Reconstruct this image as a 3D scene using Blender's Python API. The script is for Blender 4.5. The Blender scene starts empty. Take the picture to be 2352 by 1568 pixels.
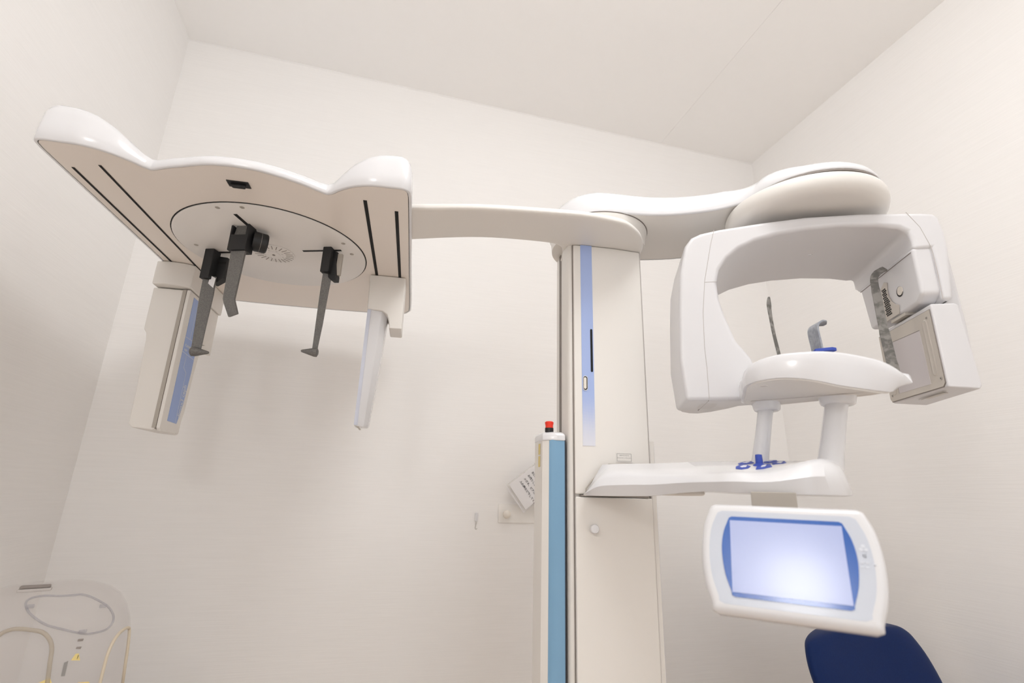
import bpy, bmesh, math, random
from mathutils import Vector, Matrix
from math import sin, cos, pi, radians, sqrt, atan2

random.seed(4)
COL = bpy.context.scene.collection
CZ = 1.15                      # height of the camera above the floor; shapes below are given relative to the camera
RY = 0.0798                    # the room is turned this much against the machine

# ------------------------------------------------------------------ camera orientation (used to measure points, and for the camera itself)
YAW, PITCH, ROLL, FPX = 0.18121824, 0.29189893, 0.0281949, 1163.96
FW = Vector((sin(YAW)*cos(PITCH), cos(YAW)*cos(PITCH), sin(PITCH)))
_r = Vector((cos(YAW), -sin(YAW), 0)); _u = _r.cross(FW)
RT = _r*cos(ROLL) + _u*sin(ROLL); UP = _u*cos(ROLL) - _r*sin(ROLL)
def ray(x, y): return FW + RT*((x-1176)/FPX) - UP*((y-784)/FPX)
def at_y(x, y, v): d = ray(x, y); return d*(v/d.y)
def at_z(x, y, v): d = ray(x, y); return d*(v/d.z)
def at_plane(x, y, p, n):
    d = ray(x, y); n = Vector(n); return d*(Vector(p).dot(n)/d.dot(n))

# ------------------------------------------------------------------ materials
def new_mat(name):
    m = bpy.data.materials.new(name); m.use_nodes = True
    return m, m.node_tree.nodes, m.node_tree.links, m.node_tree.nodes['Principled BSDF']
def mat(name, col, rough=0.5, metal=0.0, coat=0.0, spec=0.5, **kw):
    m, N, L, p = new_mat(name)
    p.inputs['Base Color'].default_value = (*col, 1); p.inputs['Roughness'].default_value = rough
    p.inputs['Metallic'].default_value = metal; p.inputs['Specular IOR Level'].default_value = spec
    p.inputs['Coat Weight'].default_value = coat; p.inputs['Coat Roughness'].default_value = 0.08
    for k, v in kw.items():
        p.inputs[k.replace('_', ' ')].default_value = v
    return m
def noisy(name, c1, c2, scale, rough=0.5, stretch=(1, 1, 1), bump=0.0, lo=0.4, hi=0.6, detail=4, dist=0.001, metal=0.0):
    m, N, L, p = new_mat(name)
    tc = N.new('ShaderNodeTexCoord'); mp = N.new('ShaderNodeMapping'); mp.inputs['Scale'].default_value = stretch
    L.new(tc.outputs['Object'], mp.inputs['Vector'])
    t = N.new('ShaderNodeTexNoise'); t.inputs['Scale'].default_value = scale; t.inputs['Detail'].default_value = detail
    L.new(mp.outputs[0], t.inputs['Vector'])
    r = N.new('ShaderNodeValToRGB'); r.color_ramp.elements[0].position = lo; r.color_ramp.elements[1].position = hi
    r.color_ramp.elements[0].color = (*c1, 1); r.color_ramp.elements[1].color = (*c2, 1)
    L.new(t.outputs['Fac'], r.inputs['Fac']); L.new(r.outputs['Color'], p.inputs['Base Color'])
    p.inputs['Roughness'].default_value = rough; p.inputs['Metallic'].default_value = metal
    if bump:
        b = N.new('ShaderNodeBump'); b.inputs['Strength'].default_value = bump; b.inputs['Distance'].default_value = dist
        L.new(t.outputs['Fac'], b.inputs['Height']); L.new(b.outputs['Normal'], p.inputs['Normal'])
    return m

M = {}
M['wall'] = noisy('wallpaper', (0.865, 0.852, 0.84), (0.885, 0.872, 0.86), 1.0, 0.85, (9, 9, 330), 0.22, 0.3, 0.7, 2, 0.0008)
M['ceiling'] = noisy('ceiling_paint', (0.925, 0.913, 0.90), (0.93, 0.918, 0.905), 40, 0.9, (1, 1, 1), 0.05, 0.3, 0.7, 2, 0.0008)
M['floor'] = noisy('floor_vinyl', (0.68, 0.555, 0.44), (0.73, 0.60, 0.48), 3, 0.45, (1, 9, 1), 0.0, 0.3, 0.7, 5)
M['white'] = mat('glossy_white_shell', (0.73, 0.73, 0.75), 0.22, coat=0.4)
M['cool'] = mat('satin_white_shell', (0.68, 0.675, 0.69), 0.34, coat=0.1)
M['warm'] = mat('warm_white_plastic', (0.78, 0.755, 0.72), 0.42)
M['under'] = mat('underside_plastic', (0.84, 0.775, 0.715), 0.30)
M['disc'] = mat('grey_white_disc', (0.79, 0.765, 0.74), 0.32)
M['seam'] = mat('grey_seam', (0.25, 0.22, 0.20), 0.6)
M['softseam'] = mat('pale_grey_seam', (0.50, 0.47, 0.45), 0.6)
M['black'] = mat('black_plastic', (0.012, 0.012, 0.013), 0.5)
M['slot'] = mat('dark_slot', (0.006, 0.006, 0.006), 0.8)
M['carbon'] = noisy('grey_carbon_rod', (0.125, 0.12, 0.115), (0.165, 0.16, 0.15), 420, 0.5)
M['mottled'] = noisy('mottled_grey_arm', (0.15, 0.145, 0.135), (0.30, 0.29, 0.27), 80, 0.45, (1, 1, 1.3), 0, 0.42, 0.58, 4)
M['cloudy'] = noisy('cloudy_grey_rest', (0.27, 0.29, 0.33), (0.36, 0.38, 0.42), 150, 0.4)
M['blue'] = mat('blue_stripe', (0.36, 0.46, 0.76), 0.4)
M['sensorblue'] = mat('blue_sticker', (0.30, 0.41, 0.72), 0.35)
M['postblue'] = mat('sky_blue_panel', (0.19, 0.365, 0.545), 0.35)
M['postshade'] = mat('dark_edge_trim', (0.03, 0.035, 0.05), 0.5)
M['red'] = mat('red_button', (0.80, 0.035, 0.012), 0.4)
M['key'] = mat('blue_rubber_key', (0.035, 0.075, 0.42), 0.55)
M['keymark'] = mat('white_key_print', (0.75, 0.76, 0.82), 0.5)
M['frameblue'] = mat('screen_border_blue', (0.014, 0.105, 0.43), 0.16, coat=0.3)
M['screen'] = mat('lavender_screen', (0.40, 0.465, 0.74), 0.19, spec=0.62)
M['bezel'] = mat('grey_bezel_foil', (0.54, 0.575, 0.65), 0.28, coat=0.2)
M['bezelmark'] = mat('faint_bezel_print', (0.66, 0.69, 0.75), 0.4)
M['panelmetal'] = mat('beige_metal_plate', (0.57, 0.53, 0.48), 0.38, 0.25)
M['window'] = mat('lavender_window', (0.60, 0.565, 0.575), 0.30)
M['steel'] = mat('steel_screw', (0.45, 0.42, 0.39), 0.3, 0.8)
M['greymetal'] = mat('grey_bracket', (0.42, 0.385, 0.34), 0.5)
M['chair'] = noisy('navy_leatherette', (0.001, 0.017, 0.098), (0.002, 0.021, 0.112), 260, 0.5, (1, 1, 1), 0.08, 0.3, 0.7, 2)
M['chrome'] = mat('chrome', (0.7, 0.7, 0.7), 0.15, 1.0)
M['yellow'] = mat('warning_yellow', (0.74, 0.60, 0.24), 0.5)
M['ink'] = mat('black_ink', (0.02, 0.02, 0.022), 0.6)
M['greyink'] = mat('grey_ink', (0.28, 0.27, 0.26), 0.6)
M['paper'] = mat('white_paper', (0.80, 0.79, 0.80), 0.6)
M['cream'] = mat('cream_knob', (0.78, 0.73, 0.66), 0.45)
M['rubber'] = mat('cream_rubber_rim', (0.62, 0.54, 0.42), 0.55)
M['paleblue'] = mat('lavender_edge', (0.60, 0.63, 0.74), 0.3)
M['embossed'] = mat('embossed_print', (0.60, 0.57, 0.54), 0.5)
M['mesh'] = noisy('perforated_sheet', (0.36, 0.34, 0.32), (0.42, 0.40, 0.37), 50, 0.4)

M['chair'].node_tree.nodes['Principled BSDF'].inputs['Specular IOR Level'].default_value = 0.22
def clear_mat(name, col, alpha, rough=0.05):
    m, N, L, p = new_mat(name)
    p.inputs['Base Color'].default_value = (*col, 1); p.inputs['Roughness'].default_value = rough
    p.inputs['Alpha'].default_value = alpha; p.inputs['IOR'].default_value = 1.2
    return m
M['acrylic'] = clear_mat('clear_acrylic', (0.64, 0.60, 0.58), 0.11)
M['acrylic_edge'] = clear_mat('clear_acrylic_edge', (0.42, 0.41, 0.44), 0.38)
M['pale_rim'] = clear_mat('pale_rubber', (0.50, 0.44, 0.36), 0.55, 0.4)
M['laminate'] = clear_mat('clear_laminate', (0.85, 0.83, 0.80), 0.45, 0.2)

def stripe_mat():
    m, N, L, p = new_mat('blue_stripe_fading_to_dots')
    tc = N.new('ShaderNodeTexCoord'); sx = N.new('ShaderNodeSeparateXYZ'); L.new(tc.outputs['Object'], sx.inputs[0])
    def mth(op, a, b=None):
        n = N.new('ShaderNodeMath'); n.operation = op
        for i, v in enumerate((a, b)):
            if v is None: continue
            if isinstance(v, (int, float)): n.inputs[i].default_value = v
            else: L.new(v, n.inputs[i])
        return n.outputs[0]
    k = 2*pi/0.0042
    dots = mth('MULTIPLY', mth('SINE', mth('MULTIPLY', mth('ADD', sx.outputs['X'], sx.outputs['Z']), k)), mth('SINE', mth('MULTIPLY', mth('SUBTRACT', sx.outputs['X'], sx.outputs['Z']), k)))
    z0 = CZ + 0.085; z1 = CZ + 0.19                         # print fades from full blue to bare paper
    f = N.new('ShaderNodeMapRange'); f.inputs[1].default_value = z0; f.inputs[2].default_value = z1
    f.inputs[3].default_value = -1.1; f.inputs[4].default_value = 1.2; L.new(sx.outputs['Z'], f.inputs[0])
    h = N.new('ShaderNodeMapRange'); L.new(mth('ADD', f.outputs[0], dots), h.inputs[0])
    h.inputs[1].default_value = -0.35; h.inputs[2].default_value = 0.35
    mx = N.new('ShaderNodeMixRGB'); mx.inputs[1].default_value = (0.70, 0.71, 0.78, 1); mx.inputs[2].default_value = (0.36, 0.46, 0.76, 1)
    L.new(h.outputs[0], mx.inputs[0]); L.new(mx.outputs[0], p.inputs['Base Color']); p.inputs['Roughness'].default_value = 0.4
    return m
M['stripe'] = stripe_mat()

# ------------------------------------------------------------------ shape helpers (coordinates relative to the camera)
X, Y, Z = Vector((1, 0, 0)), Vector((0, 1, 0)), Vector((0, 0, 1))
def cat(pts, n=6, closed=False):                       # smooth curve through points
    P = [Vector(p) for p in pts]; out = []
    m = len(P); rng = range(m) if closed else range(m-1)
    for i in rng:
        p0 = P[(i-1) % m] if (closed or i > 0) else P[0]*2-P[1]
        p1, p2 = P[i], P[(i+1) % m]
        p3 = P[(i+2) % m] if (closed or i < m-2) else P[m-1]*2-P[m-2]
        for k in range(n):
            t = k/n
            out.append(0.5*((2*p1) + (p2-p0)*t + (2*p0-5*p1+4*p2-p3)*t*t + (3*p1-p0-3*p2+p3)*t*t*t))
    if not closed: out.append(P[-1])
    return out
def face(bm, vs):
    try: return bm.faces.new(vs)
    except ValueError: return None
def loft(bm, loops, caps=(True, True), closed=True):
    R = [[bm.verts.new(p) for p in lp] for lp in loops]; n = len(R[0])
    for a, b in zip(R, R[1:]):
        for i in range(n if closed else n-1):
            j = (i+1) % n; face(bm, (a[i], a[j], b[j], b[i]))
    if caps[0]: face(bm, list(reversed(R[0])))
    if caps[1]: face(bm, R[-1])
    return R
def prism(bm, pts, O, e1, e2, n, d0, d1):
    O, e1, e2, n = map(Vector, (O, e1, e2, n))
    return loft(bm, [[O+e1*p[0]+e2*p[1]+n*d for p in pts] for d in (d0, d1)])
def box(bm, a, b, O=(0, 0, 0), e1=X, e2=Y, e3=Z):
    O = Vector(O)
    prism(bm, [(a[0], a[1]), (b[0], a[1]), (b[0], b[1]), (a[0], b[1])], O, e1, e2, e3, a[2], b[2])
def basis(d):
    d = Vector(d).normalized(); h = Z if abs(d.z) < 0.9 else X
    a = d.cross(h).normalized(); return a, d.cross(a).normalized(), d
def lathe(bm, O, d, prof, seg=32, caps=(True, True)):
    a, b, d = basis(d); O = Vector(O)
    loft(bm, [[O + d*h + (a*cos(2*pi*i/seg)+b*sin(2*pi*i/seg))*max(r, 1e-5) for i in range(seg)] for r, h in prof], caps)
def rod(bm, p, q, r, r2=None, seg=24):
    p, q = Vector(p), Vector(q); lathe(bm, p, q-p, [(r, 0), (r if r2 is None else r2, (q-p).length)], seg)
def tube(bm, pts, r, seg=8, closed=False, caps=True):
    P = [Vector(p) for p in pts]; n = len(P); loops = []; up = None
    for i in range(n):
        t = (P[(i+1) % n]-P[i-1]) if closed else (P[min(i+1, n-1)]-P[max(i-1, 0)])
        t.normalize()
        if up is None: up = basis(t)[0]
        up = (up - t*up.dot(t)).normalized(); s = t.cross(up)
        rr = r[i] if isinstance(r, (list, tuple)) else r
        loops.append([P[i] + (up*cos(2*pi*k/seg)+s*sin(2*pi*k/seg))*rr for k in range(seg)])
    if closed: loops.append(loops[0])
    loft(bm, loops, (caps and not closed, caps and not closed))
    if closed: bmesh.ops.remove_doubles(bm, verts=bm.verts, dist=1e-6)
def ribbon(bm, pts, side, w, th):                       # flat bar swept along pts
    P = [Vector(p) for p in pts]; n = len(P); S = Vector(side).normalized(); loops = []
    for i in range(n):
        t = (P[min(i+1, n-1)]-P[max(i-1, 0)]).normalized(); s = (S - t*S.dot(t)).normalized(); m = t.cross(s)
        ww = (w[i] if isinstance(w, (list, tuple)) else w)/2; tt = (th[i] if isinstance(th, (list, tuple)) else th)/2
        loops.append([P[i]+s*ww+m*tt, P[i]-s*ww+m*tt, P[i]-s*ww-m*tt, P[i]+s*ww-m*tt])
    loft(bm, loops)
def inset(poly, d):                                     # offset a 2-D outline inward (outline counter-clockwise)
    n = len(poly); out = []
    for i in range(n):
        a, b, c = poly[i-1], poly[i], poly[(i+1) % n]
        t = Vector((c[0]-a[0], c[1]-a[1])); t.normalize(); dd = d(i) if callable(d) else d
        out.append((b[0]-t.y*dd, b[1]+t.x*dd))
    return out
def ccw(poly):
    A = sum(poly[i-1][0]*poly[i][1]-poly[i][0]*poly[i-1][1] for i in range(len(poly)))
    return poly if A > 0 else list(reversed(poly))
def circle(cx, cy, r, n=48, a0=0): return [(cx+r*cos(a0+2*pi*i/n), cy+r*sin(a0+2*pi*i/n)) for i in range(n)]
def rrect(w, h, r, n=5):                                # rounded rectangle outline
    o = []
    for sx, sy, a in ((1, 1, 0), (-1, 1, 90), (-1, -1, 180), (1, -1, 270)):
        for k in range(n+1):
            t = radians(a+90*k/n); o.append((sx*(w/2-r)+r*cos(t), sy*(h/2-r)+r*sin(t)))
    return o
def lettering(text, O, e1, e2, size, n, lift=0.0004, align='LEFT', bold=0.0, sx=1.0):
    cu = bpy.data.curves.new('lettering', 'FONT'); cu.body = text; cu.size = size; cu.align_x = align; cu.offset = bold
    cu.resolution_u = 2
    ob = bpy.data.objects.new('lettering', cu); COL.objects.link(ob)
    bpy.context.view_layer.update()
    me = bpy.data.meshes.new_from_object(ob.evaluated_get(bpy.context.evaluated_depsgraph_get()))
    bpy.data.objects.remove(ob); bpy.data.curves.remove(cu)
    bm = bmesh.new(); bm.from_mesh(me); bpy.data.meshes.remove(me)
    O, e1, e2, n = map(Vector, (O, e1, e2, n))
    for v in bm.verts: v.co = O + e1*v.co.x*sx + e2*v.co.y + n*lift
    return bm

ROOT = {}
def root_of(o):
    while o.parent: o = o.parent
    return o
def thing(name, label, cat_, base, group=None):         # an Empty at the thing's base
    o = bpy.data.objects.new(name, None); COL.objects.link(o); o.empty_display_size = 0.05
    o.location = (base[0], base[1], base[2]+CZ); ROOT[o.name] = Vector(base)
    o['label'] = label; o['category'] = cat_
    if group: o['group'] = group
    return o
def obj(name, bm, m, parent=None, base=None, bevel=0, seg=3, smooth=38, label=None, flip=True, ang=30):
    if flip: bmesh.ops.recalc_face_normals(bm, faces=bm.faces)
    off = ROOT[root_of(parent).name] if parent else Vector(base or (0, 0, 0))
    for v in bm.verts: v.co -= off
    me = bpy.data.meshes.new(name); bm.to_mesh(me); bm.free(); me.materials.append(M[m] if isinstance(m, str) else m)
    o = bpy.data.objects.new(name, me); COL.objects.link(o)
    for p in me.polygons: p.use_smooth = True
    if parent: o.parent = parent
    else: o.location = off+Vector((0, 0, CZ)); ROOT[o.name] = off
    if bevel:
        b = o.modifiers.new('bevel', 'BEVEL'); b.width = bevel; b.segments = seg; b.limit_method = 'ANGLE'
        b.angle_limit = radians(ang); b.harden_normals = True; b.use_clamp_overlap = True
    me.set_sharp_from_angle(angle=radians(smooth))
    if label: o['label'] = label
    return o
def tag(o, label, cat_, group=None):
    o['label'] = label; o['category'] = cat_
    if group: o['group'] = group
    return o
def B(): return bmesh.new()

# ------------------------------------------------------------------ the room
ra, rb = Vector((cos(RY), sin(RY), 0)), Vector((-sin(RY), cos(RY), 0))     # along the back wall / into the room's depth
LB = Vector((-0.832, 1.491, 0)); RB = Vector((1.344, 1.614, 0))            # back corners
back_p = LB; H = 1.40; DEPTH = 3.1
RB = LB + ra*((RB-LB).dot(ra))
def struct(name, bm, m):
    o = obj(name, bm, m); o['kind'] = 'structure'; return o
WID = (RB-LB).length
def room_box(name, a, b, m):
    bm = B(); box(bm, a, b, LB, ra, rb, Z); return struct(name, bm, m)
room_box('wall_back', (-0.1, 0, -CZ), (WID+0.1, 0.1, H), 'wall')
room_box('wall_left', (-0.1, -DEPTH, -CZ), (0, 0, H), 'wall')
room_box('wall_right', (WID, -DEPTH, -CZ), (WID+0.1, 0, H), 'wall')
room_box('wall_front', (-0.1, -DEPTH-0.1, -CZ), (WID+0.1, -DEPTH, H), 'wall')
room_box('floor', (-0.1, -DEPTH-0.1, -CZ-0.1), (WID+0.1, 0.1, -CZ), 'floor')
bm = B(); sx_ = 1.735
box(bm, (-0.1, -DEPTH-0.1, H), (sx_-0.0004, 0.1, H+0.1), LB, ra, rb, Z)
box(bm, (sx_+0.0004, -DEPTH-0.1, H), (WID+0.1, 0.1, H+0.1), LB, ra, rb, Z)
box(bm, (sx_-0.002, -DEPTH-0.1, H+0.002), (sx_+0.002, 0.1, H+0.1), LB, ra, rb, Z)
struct('ceiling', bm, 'ceiling')
bm = B(); tube(bm, [LB+ra*0.0+Z*(H-.002), RB+Z*(H-.002)], 0.0025, 6); struct('trim_1', bm, 'wall')

# ------------------------------------------------------------------ the X-ray machine: one thing standing on the floor
mach = thing('dental_x_ray_machine', 'white panoramic dental x-ray machine with a head-scan arm, on a blue-striped column', 'x-ray machine', (0.353, 0.98, -CZ))

# --- column
bm = B()
box(bm, (0.286, 0.889, -CZ), (0.43, 1.03, 0.50))
col = obj('column', bm, 'warm', mach, bevel=0.012, seg=4)
def curved_front(x0, x1, z0, z1, y0, bul, th, bm, n=14):
    pts = []
    for i in range(n+1):
        x = x0+(x1-x0)*i/n; s = 2*(x-(x0+x1)/2)/(x1-x0); pts.append((x, y0+bul*s*s))
    pts += [(x1, y0+bul+th), (x0, y0+bul+th)]
    prism(bm, pts, (0, 0, 0), X, Y, Z, z0, z1)
bm = B(); curved_front(0.281, 0.4235, 0.0025, 0.483, 0.879, 0.004, 0.02, bm); obj('upper_front_panel', bm, 'warm', col, bevel=0.003, seg=2)
bm = B(); curved_front(0.281, 0.4235, -CZ+0.02, -0.0015, 0.876, 0.004, 0.02, bm); obj('lower_front_panel', bm, 'warm', col, bevel=0.002, seg=2)
bm = B(); prism(bm, [(.2800, .8885), (.2765, .8893), (.2740, .8915), (.2722, .895), (.2715, .900), (.2715, .925), (.2900, .925), (.2900, .8885)], (0, 0, 0), X, Y, Z, -CZ, 0.485); obj('side_strip', bm, 'warm', col, smooth=60)
bm = B(); box(bm, (0.2795, 0.968, -CZ), (0.30, 0.978, 0.51)); obj('rail_groove', bm, 'seam', col)
bm = B(); box(bm, (0.281, 0.945, -CZ), (0.30, 0.9675, 0.51)); box(bm, (0.281, 0.9785, -CZ), (0.30, 1.0, 0.51)); obj('rail_cover', bm, 'warm', col)
bm = B(); box(bm, (0.4245, 0.8865, -CZ), (0.4355, 0.905, 0.102)); obj('side_cover', bm, 'warm', col, bevel=0.003)
bm = B(); box(bm, (0.4355, 0.8915, -CZ), (0.4370, 0.896, 0.092)); obj('blue_trim_line', bm, 'paleblue', col)
bm = B(); box(bm, (0.2797, 0.8845, -CZ), (0.2815, 0.90, 0.483)); obj('panel_seam', bm, 'seam', col)
bm = B(); box(bm, (0.4232, 0.8842, -CZ), (0.4245, 0.90, 0.483)); obj('panel_seam', bm, 'softseam', col)
bm = B(); box(bm, (0.2900, 0.8785, -0.0008), (0.4150, 0.90, 0.0020)); obj('panel_gap', bm, 'seam', col)
def stripe_y(x):
    s = 2*(x-0.35225)/0.1425; return 0.879+0.004*s*s-0.0006
bm = B()
xs = [0.2955+(0.3185-0.2955)*i/6 for i in range(7)]
loft(bm, [[Vector((x, stripe_y(x), z)) for x in xs]+[Vector((x, stripe_y(x)+0.0005, z)) for x in reversed(xs)] for z in (0.086, 0.483)])
obj('blue_stripe', bm, 'stripe', col, label='blue decorative stripe fading into dots')
bm = B(); prism(bm, [(0.3145+0.0021*x, 0.264+z) for x, z in [(cos(t), (0.040 if sin(t) > 0 else -0.040)+0.0021*sin(t)) for t in [2*pi*(i+.5)/24 for i in range(24)]]], (0, stripe_y(0.313)-0.0008, 0), X, Z, Y, 0, 0.0005); obj('light_slit', bm, 'slot', col)
bm = B(); prism(bm, [(0.3015+0.0046*cos(t), 0.2+(0.0095 if sin(t) > 0 else -0.0095)+0.0046*sin(t)) for t in [2*pi*(i+.5)/24 for i in range(24)]], (0, stripe_y(0.3015)-0.0010, 0), X, Z, Y, 0, 0.0008)
lk = obj('lock_ring', bm, 'white', col)
bm = B(); prism(bm, [(0.3015+0.0038*cos(t), 0.2+(0.0090 if sin(t) > 0 else -0.0090)+0.0038*sin(t)) for t in [2*pi*(i+.5)/24 for i in range(24)]], (0, stripe_y(0.3015)-0.0013, 0), X, Z, Y, 0, 0.0005); obj('lock_recess', bm, 'slot', col)
bm = B(); prism(bm, [(0.3008+0.0026*cos(t), 0.2+(0.0083 if sin(t) > 0 else -0.0083)+0.0026*sin(t)) for t in [2*pi*(i+.5)/24 for i in range(24)]], (0, stripe_y(0.3015)-0.0019, 0), X, Z, Y, 0, 0.001); obj('lock_lever', bm, 'cream', col)
# small framed service label
ly = stripe_y(0.372)-0.0004
bm = B(); box(bm, (0.3565, ly-0.0001, 0.0595), (0.3870, ly+0.0003, 0.0765)); obj('service_label', bm, 'warm', col)
bm = B()
for a, b in (((0.3580, 0.0612), (0.3855, 0.0618)), ((0.3580, 0.0742), (0.3855, 0.0748)), ((0.3580, 0.0612), (0.3586, 0.0748)), ((0.3849, 0.0612), (0.3855, 0.0748))):
    box(bm, (a[0], ly-0.0003, a[1]), (b[0], ly, b[1]))
lt = lettering('SERVICE NOTE', (0.3718, ly, 0.0705), X, Z, 0.0027, -Y, 0.0004, 'CENTER', 0.0); me_ = bpy.data.meshes.new('t'); lt.to_mesh(me_); bm.from_mesh(me_)
lt = lettering('RELEASE THE COVER SCREW', (0.3718, ly, 0.0665), X, Z, 0.00205, -Y, 0.0004, 'CENTER'); lt.to_mesh(me_); bm.from_mesh(me_)
bpy.data.meshes.remove(me_)
obj('label_print', bm, 'greyink', col, flip=False)
bm = B(); lathe(bm, (0.312, 0.878, -0.054), (-0.15, -1, 0.1), [(0.0075, 0), (0.0075, 0.010), (0.0066, 0.0125), (0.004, 0.0128)], 24); obj('cover_knob', bm, 'white', col)

# --- blue side post with the stop button
bm = B()
pp = [(0.2265, 0.93), (0.2285, 0.910), (0.238, 0.9005), (0.2385, 0.9005), (0.2385, 0.96), (0.2265, 0.96)]
prism(bm, pp, (0, 0, 0), X, Y, Z, -CZ, 0.0955)
post = obj('side_post', bm, 'warm', mach)
bm = B(); prism(bm, [(0.2386, 0.9), (0.243, 0.8965), (0.252, 0.895), (0.266, 0.8955), (0.266, 0.96), (0.2386, 0.96)], (0, 0, 0), X, Y, Z, -CZ, 0.0955); obj('blue_cover', bm, 'postblue', post, label='sky blue front cover')
bm = B(); box(bm, (0.2661, 0.8975, -CZ), (0.2685, 0.96, 0.096)); obj('dark_edge', bm, 'postshade', post)
bm = B()
capo = [(0.2255, 0.96), (0.2258, 0.925), (0.2280, 0.908), (0.2380, 0.8985), (0.252, 0.8935), (0.267, 0.894), (0.267, 0.96)]
def capl(z, k): return [Vector((0.2462+(x-0.2462)*k, 0.93+(y-0.93)*k, z)) for x, y in capo]
loft(bm, [capl(0.0945, 1.0), capl(0.1035, 1.0), capl(0.1075, 0.93), capl(0.1105, 0.75)])
obj('post_cap', bm, 'white', post, bevel=0.0015, seg=2)
bm = B(); lathe(bm, (0.2415, 0.912, 0.110), Z, [(0.0078, 0), (0.0078, 0.008)], 24); obj('black_collar', bm, 'black', post)
bm = B(); lathe(bm, (0.2415, 0.912, 0.118), Z, [(0.0072, 0), (0.0070, 0.004), (0.0078, 0.008), (0.0080, 0.0105), (0.0062, 0.012)], 24); obj('emergency_button', bm, 'red', post, label='red emergency stop button')
bm = B()
for zc in (0.080, 0.058): box(bm, (0.2257, 0.921, zc-0.0095), (0.2268, 0.930, zc+0.0095))
obj('yellow_sticker', bm, 'yellow', post)

# --- arm that carries the head scanner
front = [(-0.07, 0.832), (-0.035, 0.824), (0.079, 0.797), (0.204, 0.782), (0.276, 0.777), (0.335, 0.783), (0.363, 0.793), (0.40, 0.825), (0.424, 0.868), (0.436, 0.92)]
backl = [(0.43, 1.0), (0.38, 1.05), (0.32, 1.045), (0.287, 1.0), (0.274, 0.935), (0.258, 0.900), (0.22, 0.892), (0.117, 0.899), (0.042, 0.917), (-0.034, 0.943), (-0.07, 0.952)]
ol = ccw([tuple(p)[:2] for p in cat([(x, y, 0) for x, y in front], 5)]+[tuple(p)[:2] for p in cat([(x, y, 0) for x, y in backl], 4)])
bm = B()
def ring(poly, z): return [Vector((p[0], p[1], z)) for p in poly]
loft(bm, [ring(inset(ol, 0.012), 0.4838), ring(inset(ol, 0.004), 0.4845), ring(inset(ol, 0.001), 0.486), ring(ol, 0.488), ring(inset(ol, 0.0015), 0.4945), ring(inset(ol, 0.006), 0.4985), ring(inset(ol, 0.015), 0.501)])
obj('scanner_arm', bm, 'warm', mach, smooth=60)

# --- head-scan plate (white shell with a flat underside)
HP = 0.48; XC = -0.315
half = [(0.0, .7525), (0.035, .756), (0.07, .767), (0.10, .781), (0.122, .794), (0.134, .801), (0.142, .7965), (0.155, .784), (0.175, .770), (0.195, .761), (0.215, .7565), (0.235, .756), (0.254, .7555), (0.266, .757), (0.2725, .763), (0.2755, .775), (0.2765, .82), (0.2765, 1.1), (0.2765, 1.33), (0.270, 1.372), (0.255, 1.392), (0.22, 1.402), (0.1, 1.409), (0.0, 1.411)]
half = [tuple(p)[:2] for p in cat([(a, b, 0) for a, b in half[:6]], 5)]+[tuple(p)[:2] for p in cat([(a, b, 0) for a, b in half[6:]], 3)]
def skew(a, b): return b-0.009*max(0, min(1, (a-.08)/.06))*max(0, min(1, (1.2-b)/.3))
outl = [(XC+a, b) for a, b in half]+[(XC-a, skew(a, b)) for a, b in reversed(half[1:-1])]
outl = ccw(outl)
def lift(x, y):
    s = abs(x-XC)
    tab = [(0, .019), (.08, .020), (.125, .0205), (.140, .024), (.155, .034), (.175, .049), (.20, .061), (.23, .068), (.255, .069), (.268, .064), (.30, .058)]
    for (a, ta), (b, tb) in zip(tab, tab[1:]):
        if a <= s <= b: t = ta+(tb-ta)*(s-a)/(b-a); break
    k = max(0, min(1, (y-0.80)/0.55)); return t*(1-k)+0.014*k
bm = B(); lv = []
def lring(d, k, up=0.0):
    p = inset(outl, d); return [Vector((q[0], q[1], HP+lift(*o)*k+up)) for q, o in zip(p, outl)]
loft(bm, [lring(0.0045, 0, 0.004), lring(0.0045, 0), lring(0.0015, 0), lring(0, 0, 0.0015), lring(0.0, 0.35), lring(0.002, 0.76), lring(0.005, 0.92), lring(0.010, 0.99), lring(0.018, 1.0)]+[[Vector((XC+(q[0]-XC)*k, 1.12+(q[1]-1.12)*k, HP+lift(XC+(q[0]-XC)*k, 1.12+(q[1]-1.12)*k))) for q in inset(outl, .018)] for k in (.94, .85, .72, .55, .35, .12)], (False, True))
plate = obj('head_scanner_shell', bm, 'white', mach, smooth=70)
bm = B(); ii = inset(outl, 0.0058); prism(bm, ii, (0, 0, 0), X, Y, Z, HP+0.0005, HP+0.003); obj('underside_cover', bm, 'under', plate)
bm = B(); ii = inset(outl, 0.0040); prism(bm, ii, (0, 0, 0), X, Y, Z, HP+0.0020, HP+0.0028); obj('cover_seam', bm, 'slot', plate)
def slit(x, y0, y1, w):
    bm = B(); box(bm, (x-w/2, y0, HP-0.0002), (x+w/2, y1, HP+0.001)); obj('guide_slot', bm, 'slot', plate)
slit(-0.571, 0.817, 1.20, 0.0042); slit(-0.5245, 0.801, 1.215, 0.0042); slit(-0.118, 0.808, 1.17, 0.0062); slit(-0.0652, 0.832, 1.17, 0.0062)
bm = B(); prism(bm, [(-0.338, 0.797), (-0.304, 0.797), (-0.304, 0.815), (-0.338, 0.815)], (0, 0, 0), X, Y, Z, HP-0.0008, HP+0.001); obj('latch_frame', bm, 'black', plate)
bm = B(); prism(bm, [(-0.333, 0.803), (-0.309, 0.803), (-0.311, 0.811), (-0.331, 0.811)], (0, 0, 0), X, Y, Z, HP-0.006, HP-0.0008); obj('latch', bm, 'black', plate, bevel=0.0015, seg=2)

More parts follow.
